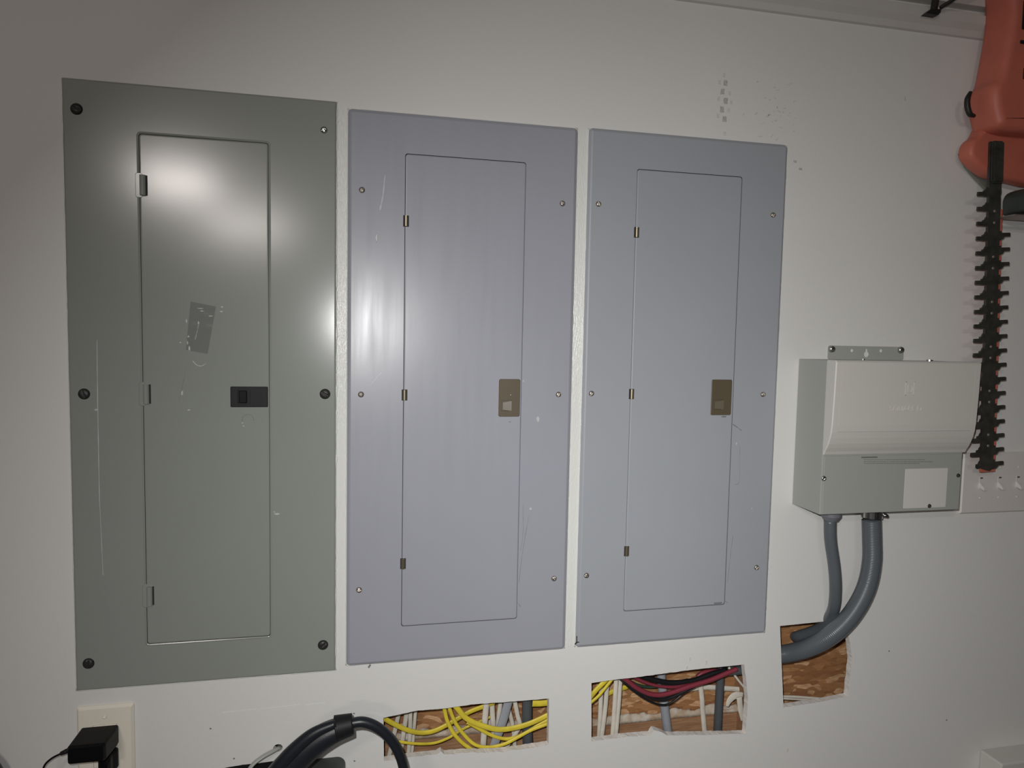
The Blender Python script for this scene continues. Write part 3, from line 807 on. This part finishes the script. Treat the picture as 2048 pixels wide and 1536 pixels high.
cable(z2c, [(590, 680), (720, 790), (860, 880), (1000, 925), (1100, 890), (1200, 810), (1290, 745), (1400, 690), (1620, 605)], 20, .038, 'wire', 'thin black wire sagging lowest in middle opening', 'wire', 'sagging_wire', GB, 1)
cable(z2c, [(600, 670), (750, 785), (900, 858), (1020, 868), (1150, 820), (1350, 720), (1620, 605)], 34, .0305, 'wire', 'black wire directly under the lower red wire', 'wire', 'sagging_wire', GB, 1)
cable(z2c, [(640, 675), (760, 765), (900, 822), (1050, 812), (1250, 745), (1450, 685), (1630, 610)], 46, .021, 'red', 'thick dark red wire, lower of two sagging in middle opening', 'wire', 'sagging_wire', GB, 1)
cable(z2c, [(730, 660), (860, 715), (1000, 745), (1150, 745), (1350, 705), (1630, 615)], 30, .0445, 'red', 'thin red wire, upper of two sagging in middle opening', 'wire', 'sagging_wire', GB, 1)
cable(z2c, [(790, 645), (950, 688), (1100, 708), (1300, 685), (1480, 620), (1640, 580)], 50, .0535, 'wire', 'thick black wire, topmost sagging along edge of middle opening', 'wire', 'sagging_wire', GB, 1)
cable(z2c, [(660, 680), (760, 730), (880, 750), (1010, 735), (1150, 700)], 26, .060, 'green', 'dark green wire between the red wires in middle opening', 'wire', 'sagging_wire', GB, 1)
cable(z2c, [(1330, 650), (1420, 600), (1640, 590)], 40, .061, 'red', 'dark red wire tucked behind the topmost black wire', 'wire', 'sagging_wire', GB, 1, e0=False)
cable(z2c, [(1635, 592), (1720, 588), (1830, 582)], 88, .034, 'conduitd', 'dark grey conduit end holding red and black wires', 'conduit', 'conduit_end', flat=1, e0=False)
# torn paper curls in the middle opening
bm = bmesh.new()
P = [U(*z2c(*p), .05) for p in [(1625, 940), (1650, 880), (1700, 835), (1780, 830)]]
for i, p in enumerate(cr(P, 6)): pass
tube(bm, P, [.003, .007, .008, .006], flat=.15, seg=10)
tag(obj('torn_paper', bm, 'white', None, True), 'curled strip of torn paper beside dark conduit in middle opening', 'paper scrap', 'torn paper scraps')
bm = bmesh.new()
tube(bm, [U(*z2c(*p), .04) for p in [(1745, 850), (1755, 950), (1775, 1080)]], [.006, .006, .003], flat=.15, seg=10)
tag(obj('torn_paper', bm, 'white', None, True), 'straight strip of torn paper hanging at right edge of middle opening', 'paper scrap', 'torn paper scraps')
# right opening cables
GR = 'white cables at the bottom of the right opening'
cable(z3c, [(200, 1372), (330, 1375), (520, 1390)], 20, .055, 'white', 'upper thin white cable crossing bottom of right opening', group=GR, flat=.6)
cable(z3c, [(200, 1385), (330, 1392), (520, 1402)], 14, .045, 'white', 'lower thin white cable crossing bottom of right opening', group=GR, flat=.6)
# blocking boards
def board(px0, px1, pytop, yf, h, label, cem):
    a, b = U(px0, pytop, yf), U(px1, pytop, yf)
    z = a[2]
    T = thing('wood_blocking', label, 'lumber', ((a[0] + b[0]) / 2, yf, z - h), 'wood blocking inside the wall')
    bm = bmesh.new(); box(bm, a[0], b[0], yf, .0995, z - h, z, .002)
    obj('board', bm, 'wood', T)
    if cem:
        bm = bmesh.new(); n = 60; m = 6; rows = []
        for i in range(n + 1):
            t = i / n; row_ = []
            for j in range(m + 1):
                s = j / m
                q = noise.noise(Vector((t * 9, s * 2, cem))) ; q2 = noise.noise(Vector((t * 30, s * 6, cem)))
                row_.append(bm.verts.new((a[0] + (b[0] - a[0]) * t, yf - .003 + s * (.1 - yf), z + .001 + (.010 + .012 * q + .006 * q2) * math.sin(math.pi * (0.15 + s * .8)))))
            rows.append(row_)
        for i in range(n):
            for j in range(m): bm.faces.new((rows[i][j], rows[i + 1][j], rows[i + 1][j + 1], rows[i][j + 1]))
        r = bmesh.ops.extrude_face_region(bm, geom=list(bm.faces))
        for v in r['geom']:
            if isinstance(v, bmesh.types.BMVert): v.co.z = z - .001
        g = obj('joint_compound', bm, 'cement', T, True); g['label'] = 'whitish lumpy joint compound'
board(1180, 1510, 1452, .086, .06, 'reddish wood board with lumpy white compound, bottom of middle opening', 2)
board(700, 1140, 1490, .086, .06, 'reddish wood board behind cables, bottom of left opening', 5)
bm = bmesh.new(); box(bm, 1.176, 1.2145, .0130, .0985, .05, Z0 + .9); tag(obj('wall_stud', bm, 'wood'), 'upright wood stud hidden between left and middle openings', 'lumber')
bm = bmesh.new(); box(bm, 1.557, 1.579, .0130, .0985, .05, Z0 + .9); tag(obj('wall_stud', bm, 'wood'), 'upright wood stud at left edge of right opening', 'lumber')

# ================================================================== OUTLET, CHARGER, PLUG (lower left)
ox0, ox1, oz1 = .4004, .4795, Z0 - .5185; oz0 = oz1 - .124
T = thing('outlet_plate', 'ivory outlet cover plate with black charger, under the leftmost panel', 'outlet', ((ox0 + ox1) / 2, 0, oz0))
bm = bmesh.new()
cx, cz = (ox0 + ox1) / 2, (oz0 + oz1) / 2
rx, rz = .0168, .0335
ls = [loop(bm, rrect(ox0, ox1, oz0, oz1, .003), -.0003), loop(bm, rrect(ox0, ox1, oz0, oz1, .003), -.002), loop(bm, rrect(ox0 + .0035, ox1 - .0035, oz0 + .0035, oz1 - .0035, .002), -.0062),
      loop(bm, rrect(cx - rx, cx + rx, cz - rz, cz + rz, .001), -.0062), loop(bm, rrect(cx - rx, cx + rx, cz - rz, cz + rz, .001), -.003)]
for a, b in zip(ls, ls[1:]): bridge(bm, a, b)
cap(bm, ls[-1]); cap(bm, ls[0])
obj('cover_plate', bm, 'ivory', T)
bm = bmesh.new(); plate(bm, cx - rx + .0005, cx + rx - .0005, cz - rz + .0005, cz + rz - .0005, -.0032, -.0072, .001, .0006)
obj('receptacle', bm, 'ivory', T)
c = U(209, 1434, -.006); obj('screw', screw_bm(c[0], -.0062, c[2], .0034, .0014, -.6), 'ivory', T, True)
# charger
hx0, hx1, hz1 = .4075, .4590, Z0 - .5485
T = thing('wall_charger', 'black plug-in charger with thin cord, in the ivory outlet', 'charger', ((hx0 + hx1) / 2, -.0075, hz1))
bm = bmesh.new()
pr = [(0, hx0, hx1, hz1, hz1 - .030), (-.010, hx0, hx1, hz1, hz1 - .030), (-.044, hx0 - .001, hx1 - .002, hz1 - .001, hz1 - .0275), (-.049, hx0 + .001, hx1 - .004, hz1 - .003, hz1 - .0255)]
prev = None
for dy, a, b, zt_, zb_ in pr:
    l = loop(bm, rrect(a, b, zb_, zt_, .0035), -.0074 + dy)
    if prev: bridge(bm, prev, l)
    else: cap(bm, l)
    prev = l
cap(bm, prev)
obj('body', bm, 'black', T)
bm = bmesh.new(); tube(bm, [(hx0 + .002, -.040, hz1 - .012), (hx0 - .006, -.042, hz1 - .014), (hx0 - .014, -.042, hz1 - .017)], [.0040, .0036, .0026], ribs=.0003, ribp=.003)
obj('strain_relief', bm, 'blackm', T, True)
bm = bmesh.new()
e = Vector((hx0 - .014, -.042, hz1 - .017))
tube(bm, [e, e + Vector((-.012, 0, -.006)), e + Vector((-.0215, 0, -.016)), e + Vector((-.024, 0, -.032)), e + Vector((-.0225, .004, -.060)), e + Vector((-.018, .010, -.12))], .0014, n=10)
obj('cord', bm, 'black', T, True)
a = U(200, 1500, -.03)
T = thing('power_plug', 'black plug partly hidden below the charger, in the ivory outlet', 'plug', (a[0], -.0075, a[2] - .02))
bm = bmesh.new()
zz = hz1 - .034
sh = [(.000, .012, .016), (-.004, .012, .016), (-.012, .0085, .014), (-.022, .0085, .013), (-.028, .006, .009)]
prev = None
for dy, hw, hh in sh:
    l = loop(bm, rrect(.4465 - hw, .4465 + hw, zz - .017 - hh, zz - .017 + hh, .004), -.0074 + dy)
    if prev: bridge(bm, prev, l)
    else: cap(bm, l)
    prev = l
cap(bm, prev)
obj('body', bm, 'black', T, False)
bm = bmesh.new(); tube(bm, [(.4465, -.034, zz - .018), (.446, -.046, zz - .022), (.446, -.052, zz - .04), (.445, -.045, zz - .12)], .0035)
obj('cord', bm, 'black', T, True)

# ================================================================== SWITCH PLATE (right edge)
a, b = U(1925, 905, -.004), U(2048, 1023, -.004)
sx0, sz1, sz0 = a[0] + .001, a[2] - .001, b[2]
T = thing('switch_plate', 'off-white multi-gang toggle switch plate below the hedge trimmer blade', 'light switch', (sx0 + .09, 0, sz0))
bm = bmesh.new()
gx = [U(p, 968, -.005)[0] for p in (1961, 1998, 2036)]; gp = gx[1] - gx[0]; gx = [gx[0] + gp * i for i in range(4)]
sx1 = gx[-1] + .036
plate(bm, sx0, sx1, sz0, sz1, -.0003, -.0062, .003, .0035)
obj('cover_plate', bm, 'ivory2', T)
zc = U(1998, 965, -.006)[2]
for x in gx:
    bm = bmesh.new()
    plate(bm, x - .0052, x + .0052, zc - .0125, zc + .0125, -.0060, -.0066, .001, .0003)
    vs = [(-.0042, -.0064, .0015), (.0042, -.0064, .0015), (.0042, -.0064, -.0085), (-.0042, -.0064, -.0085)]
    v = [bm.verts.new((x + q[0], q[1], zc + q[2])) for q in vs]; v2 = [bm.verts.new((x + q[0] * .8, -.0165, zc + q[2] * .55 - .0085)) for q in vs]
    bridge(bm, v, v2); cap(bm, v2); cap(bm, v)
    tg = obj('toggle', bm, 'ivory2', T)
    bm = screw_bm(x, -.0062, zc + .030, .003, .001, .3); obj('screw', bm, 'ivory2', T, True)
    bm = screw_bm(x, -.0062, zc - .030, .003, .001, 1.3); obj('screw', bm, 'ivory2', T, True)
    bm = bmesh.new(); box(bm, x - .003, x + .003, -.0068, -.0064, zc + .0085, zc + .0115); obj('slot', bm, 'nickel', T)

# ================================================================== HEDGE TRIMMER
HY = -.045
top, tip = U(1990, 284, HY), U(1972, 938, HY)
T = thing('hedge_trimmer', 'red-orange hedge trimmer hanging blade down at right edge', 'hedge trimmer', (tip[0], HY, tip[2]))
ax = (tip - top); BL = ax.length; ax.normalize(); sdv = Vector((-ax.z, 0, ax.x))      # to the photo's right
if sdv.x < 0: sdv = -sdv
def bp(s, t, y): q = top + ax * s + sdv * t; return Vector((q.x, y, q.z))
pitch = .0268
def blade_poly(side_teeth, w_, phase, tl, y0, y1, m, name, s0=0.0):
    Lp, Rp = [], []
    s = 0.0
    k0_ = 0.095 + phase
    Rp.append((s0, w_)); Lp.append((s0, -w_))
    k = k0_
    while k < BL - .004:
        # photo-left tooth: sloping shoulder above a square bar
        Lp += [(k - .0115, -w_), (k - .0090, -w_ - tl * .30), (k - .0046, -w_ - tl * .52), (k - .0044, -w_ - tl), (k + .0022, -w_ - tl * 1.04), (k + .0030, -w_ - tl * .95), (k + .0034, -w_)]
        q = k + .019
        if q < BL - .002 and q > .165 - .02:
            Rp += [(q - .0034, w_), (q - .0038, w_ + tl * .95), (q - .0030, w_ + tl * 1.02), (q + .0032, w_ + tl), (q + .0038, w_ + tl * .50), (q + .0085, w_ + tl * .32), (q + .0105, w_)]
        k += pitch
    Rp.append((BL, w_ * .9)); Rp.append((BL + .004, w_ * .4)); Lp.append((BL, -w_ * .6))
    pts = Rp + Lp[::-1]
    bm = bmesh.new()
    f = [bm.verts.new(bp(s, t, y0)) for s, t in pts]; b_ = [bm.verts.new(bp(s, t, y1)) for s, t in pts]
    bridge(bm, f, b_)
    for vs in (f, b_):
        e_ = [bm.edges.get((vs[i], vs[(i + 1) % len(vs)])) for i in range(len(vs))]
        bmesh.ops.triangle_fill(bm, use_beauty=True, use_dissolve=False, edges=e_, normal=(0, -1, 0))
    return obj(name, bm, m, T)
BLD = blade_poly(0, .0130, 0, .0235, HY - .003, HY, 'blade', 'blade')
B2 = blade_poly(0, .0115, -.0035, .0090, HY + .0005, HY + .0035, 'blade', 'blade')
bm = bmesh.new()
P = [bp(.14, .0125, HY + .006), bp(BL + .004, .0125, HY + .006)]
v = []
for s in (.12, BL + .007):
    v.append([bm.verts.new(bp(s, t, y)) for t, y in ((-.006, HY + .0042), (.0255, HY + .0042), (.0255, HY + .009), (-.006, HY + .009))])
bridge(bm, v[0], v[1]); cap(bm, v[0]); cap(bm, v[1])
rl = obj('blade_support', bm, 'orange', T); rl['label'] = 'thin orange bar behind the blade'
bm = bmesh.new(); v = []
for s in (0, .075):
    v.append([bm.verts.new(bp(s, t, y)) for t, y in ((-.0125, HY - .010), (.0125, HY - .010), (.0125, HY - .002), (-.0125, HY - .002))])
bridge(bm, v[0], v[1]); cap(bm, v[0]); cap(bm, v[1])
bmesh.ops.bevel(bm, geom=list(bm.edges), offset=.003, segments=2, affect='EDGES')
obj('blade_holder', bm, 'blade', T)
for i in range(7):
    for d in (0, .021):
        s = .125 + i * .083 + d
        if s < BL - .01:
            p = bp(s, 0.0, 0); obj('rivet', screw_bm(p.x, HY - .003, p.z, .0028, .0014, slot=False), 'rivet', BLD, True)
# housing: outline with real depth, rounded front and back
def solid(outline, yb, yf, rnd, m, name, parent, n=4, smooth=True):
    pts = [U(a, b, yb - rnd * 0.7) for a, b in outline]
    q = cr([Vector((p.x, 0, p.z)) for p in pts] + [Vector((pts[0].x, 0, pts[0].z))], n)[:-1]
    cxx = sum(p.x for p in q) / len(q); czz = sum(p.z for p in q) / len(q)
    W = max(p.x for p in q) - min(p.x for p in q)
    def ins(d):
        out = []
        N = len(q)
        for i in range(N):
            t = (q[(i + 1) % N] - q[i - 1]).normalized(); nn = Vector((-t.z, 0, t.x))
            out.append((q[i].x + nn.x * d, q[i].z + nn.z * d))
        return out
    A = sum(q[i].x * q[(i + 1) % len(q)].z - q[(i + 1) % len(q)].x * q[i].z for i in range(len(q)))
    sg = 1 if A > 0 else -1
    bm = bmesh.new(); prev = None; st_ = 5
    prof_ = [(rnd * (1 - math.sin(math.pi / 2 * k / st_)), rnd * (1 - math.cos(math.pi / 2 * k / st_))) for k in range(st_ + 1)]
    seq = [(yb - b_, a_) for a_, b_ in [(p[0], rnd - math.sqrt(max(0, rnd ** 2 - (rnd - p[0]) ** 2))) for p in prof_]]
    lv = []
    for k in range(st_ + 1):
        th = math.pi / 2 * k / st_; lv.append((rnd * (1 - math.sin(th)), yb - rnd * (1 - math.cos(th))))
    for k in range(st_ + 1):
        th = math.pi / 2 * k / st_; lv.append((rnd * (1 - math.cos(th)), yf + rnd * (1 - math.sin(th))))
    for ins_d, y in lv:
        l = loop(bm, ins(sg * ins_d), y)
        if prev: bridge(bm, prev, l)
        else: cap(bm, l)
        prev = l
    cap(bm, prev)
    return obj(name, bm, m, parent, smooth)
HS = solid([(1972, -80), (1971, -30), (1972, 40), (1967, 85), (1957, 140), (1950, 172), (1940, 188), (1937, 205), (1939, 228), (1944, 250), (1950, 268), (1970, 276), (2010, 280), (2060, 284), (2110, 284), (2140, 270), (2150, 250), (2145, 150), (2110, 60), (2085, -20), (2075, -80), (2020, -95)],
         -.012, -.078, .016, 'orange', 'housing', T)
solid([(1944, 262), (1935, 278), (1924, 287), (1918, 303), (1920, 320), (1936, 338), (1956, 353), (1975, 360), (2010, 368), (2050, 376), (2100, 370), (2135, 330), (2140, 262), (2050, 250)],
    -.010, -.042, .009, 'orange', 'gear_case', T)
obj_arc = bmesh.new()
tube(obj_arc, [U(*p, -.040) for p in [(1941, 184), (1935, 198), (1935, 214), (1940, 228), (1949, 232)]], [.003, .0048, .005, .0048, .003], seg=10)
obj('trigger_grip', obj_arc, 'blackpaint', T, True)
sd_ = solid([(1916, 308), (1935, 330), (1965, 356), (1995, 366), (1999, 392), (1975, 388), (1966, 378), (1930, 338)], -.003, -.009, .002, 'shield', 'blade_guard', T)
sd_['label'] = 'smoky plastic guard edge'
hg = solid([(2006, 402), (2014, 388), (2040, 380), (2100, 378), (2110, 400), (2110, 431), (2060, 431), (2010, 431), (2006, 420)], -.030, -.085, .004, 'evbox', 'hand_guard', T, n=3)
bm = bmesh.new(); a, b = U(2014, 432, -.06), U(2110, 432, -.06); box(bm, a.x, b.x, -.075, -.035, a.z - .0012, a.z + .0008)
obj('guard_rim', bm, 'rivet', hg)
for o_, y_ in (((2047, 0), (2052, 60)), -.078), (((2040, 80), (2060, 90)), -.078), (((2047, 135), (2060, 160)), -.078):
    a, b = U(*o_[0], y_), U(*o_[1], y_)
    bm = bmesh.new(); plate(bm, a.x, b.x, b.z, a.z, y_ + .002, y_ - .0015, .002, .0006)
    obj('vent', bm, 'blackm', HS)

# ================================================================== BLACK BRACKET (top right)
T = thing('ceiling_bracket', 'black steel bracket with diagonal brace against the ceiling trim', 'bracket', U(1868, 28, -.03))
bm = bmesh.new()
a0, a1 = U(1866, 22, -.030), U(1876, 2, -.030)
tube(bm, [U(1867, 24, -.030), U(1873, -14, -.030), U(1885, -120, -.030)], [.0075, .0085, .0085], flat=.45, seg=4, smoothpath=False)
obj('post', bm, 'blackpaint', T)
bm = bmesh.new()
pts = [U(*q, -.034) for q in [(1852, 26), (1862, 18), (1882, 18), (1881, 25), (1876, 30)]]
f = [bm.verts.new(p) for p in pts]; b_ = [bm.verts.new(p + Vector((0, .012, 0))) for p in pts]
bridge(bm, f, b_); cap(bm, f); cap(bm, b_)
obj('foot', bm, 'blackpaint', T)
bm = bmesh.new(); tube(bm, [U(1880, 16, -.034), U(1915, -6, -.05), U(1990, -60, -.08)], .0034, seg=8, smoothpath=False)
obj('brace', bm, 'blackpaint', T)

# ================================================================== EV CHARGER AT THE BOTTOM
ea, eb = U(600, 1521, 0), U(676, 1513, 0)
T = thing('charging_station', 'dark green-grey wall box behind the black charging handle, bottom edge', 'charging station', ((ea[0] + eb[0]) / 2, 0, eb[2] - .3))
bm = bmesh.new()
ez1 = eb[2] - .004
ls = [loop(bm, rrect(ea[0] - .02, eb[0] + .012, ez1 - .31, ez1 + .004, .014, 6), -.0005), loop(bm, rrect(ea[0] - .015, eb[0] + .004, ez1 - .305, ez1, .012, 6), -.045), loop(bm, rrect(ea[0] - .01, eb[0], ez1 - .30, ez1 - .004, .010, 6), -.055)]
for a, b in zip(ls, ls[1:]): bridge(bm, a, b)
cap(bm, ls[0]); cap(bm, ls[-1])
obj('housing', bm, 'evbox', T)
T = thing('charging_cable', 'thick black charging handle and cable arching over the dark wall box', 'charging cable', U(600, 1500, -.10))
bm = bmesh.new()
hpts = [(508, 1630), (544, 1574), (584, 1526), (624, 1489), (663, 1465), (704, 1450)]
tube(bm, [U(*p, -.10) for p in hpts], [.021, .0215, .022, .021, .0185, .0150], seg=24)
H_ = obj('handle', bm, 'rubber', T, True)
bm = bmesh.new()
tube(bm, [U(*p, -.112) for p in [(512, 1600), (549, 1544), (588, 1500), (629, 1466), (672, 1447)]], [.010, .0105, .0105, .009, .006], seg=16)
obj('handle_ridge', bm, 'rubber', H_, True)
bm = bmesh.new()
tube(bm, [U(*p, -.103) for p in [(672, 1456), (690, 1451), (706, 1447)]], [.0178, .0160, .0145], seg=24)
obj('sleeve', bm, 'blackm', H_, True)
bm = bmesh.new()
tube(bm, [U(*p, -.103) for p in [(700, 1447), (725, 1444), (750, 1452), (775, 1471), (795, 1500), (808, 1540), (812, 1600), (812, 1680)]], .0077, seg=20)
obj('cable', bm, 'rubber', T, True)
# thin grey cable from its own small hole
bm = bmesh.new()
tube(bm, [U(562, 1488, .03), U(557, 1496, .0), U(545, 1503, -.014), (U(525, 1514, -.022)), U(505, 1530, -.028), U(494, 1552, -.03), U(490, 1600, -.02)], .0045, flat=.6)
tag(obj('electrical_cable', bm, 'boxgrey', None, True), 'thin grey cable coming out of a small round wall hole', 'cable')
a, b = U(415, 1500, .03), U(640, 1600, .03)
bm = bmesh.new(); box(bm, a.x, b.x, .022, .09, b.z, a.z, .002)  # black block added so the cut opening looks shaded inside
tag(obj('opening_shade_block', bm, 'blackm', None), 'black block added as the shade inside the cut opening at the bottom edge', 'electrical box')
# neighbours just at the frame's lower corners
bm = bmesh.new()
a = U(-10, 1560, -.02)
tube(bm, [a + Vector((-.02, 0, -.10)), a + Vector((-.012, 0, -.03)), a, a + Vector((-.014, 0, .030)), a + Vector((-.05, 0, .05))], .012, seg=14)
tag(obj('cable_loop', bm, 'rubber', None, True), 'dark loop of cable just showing at the bottom left corner', 'cable')
bm = bmesh.new()
a, b = U(2004, 1529, -.05), U(2110, 1517, -.05)
box(bm, a.x, b.x + .05, -.05, -.0005, a.z - .25, a.z, .003)
tag(obj('grey_wall_box', bm, 'lid', None), 'pale grey box top just showing at the bottom right corner', 'electrical box')
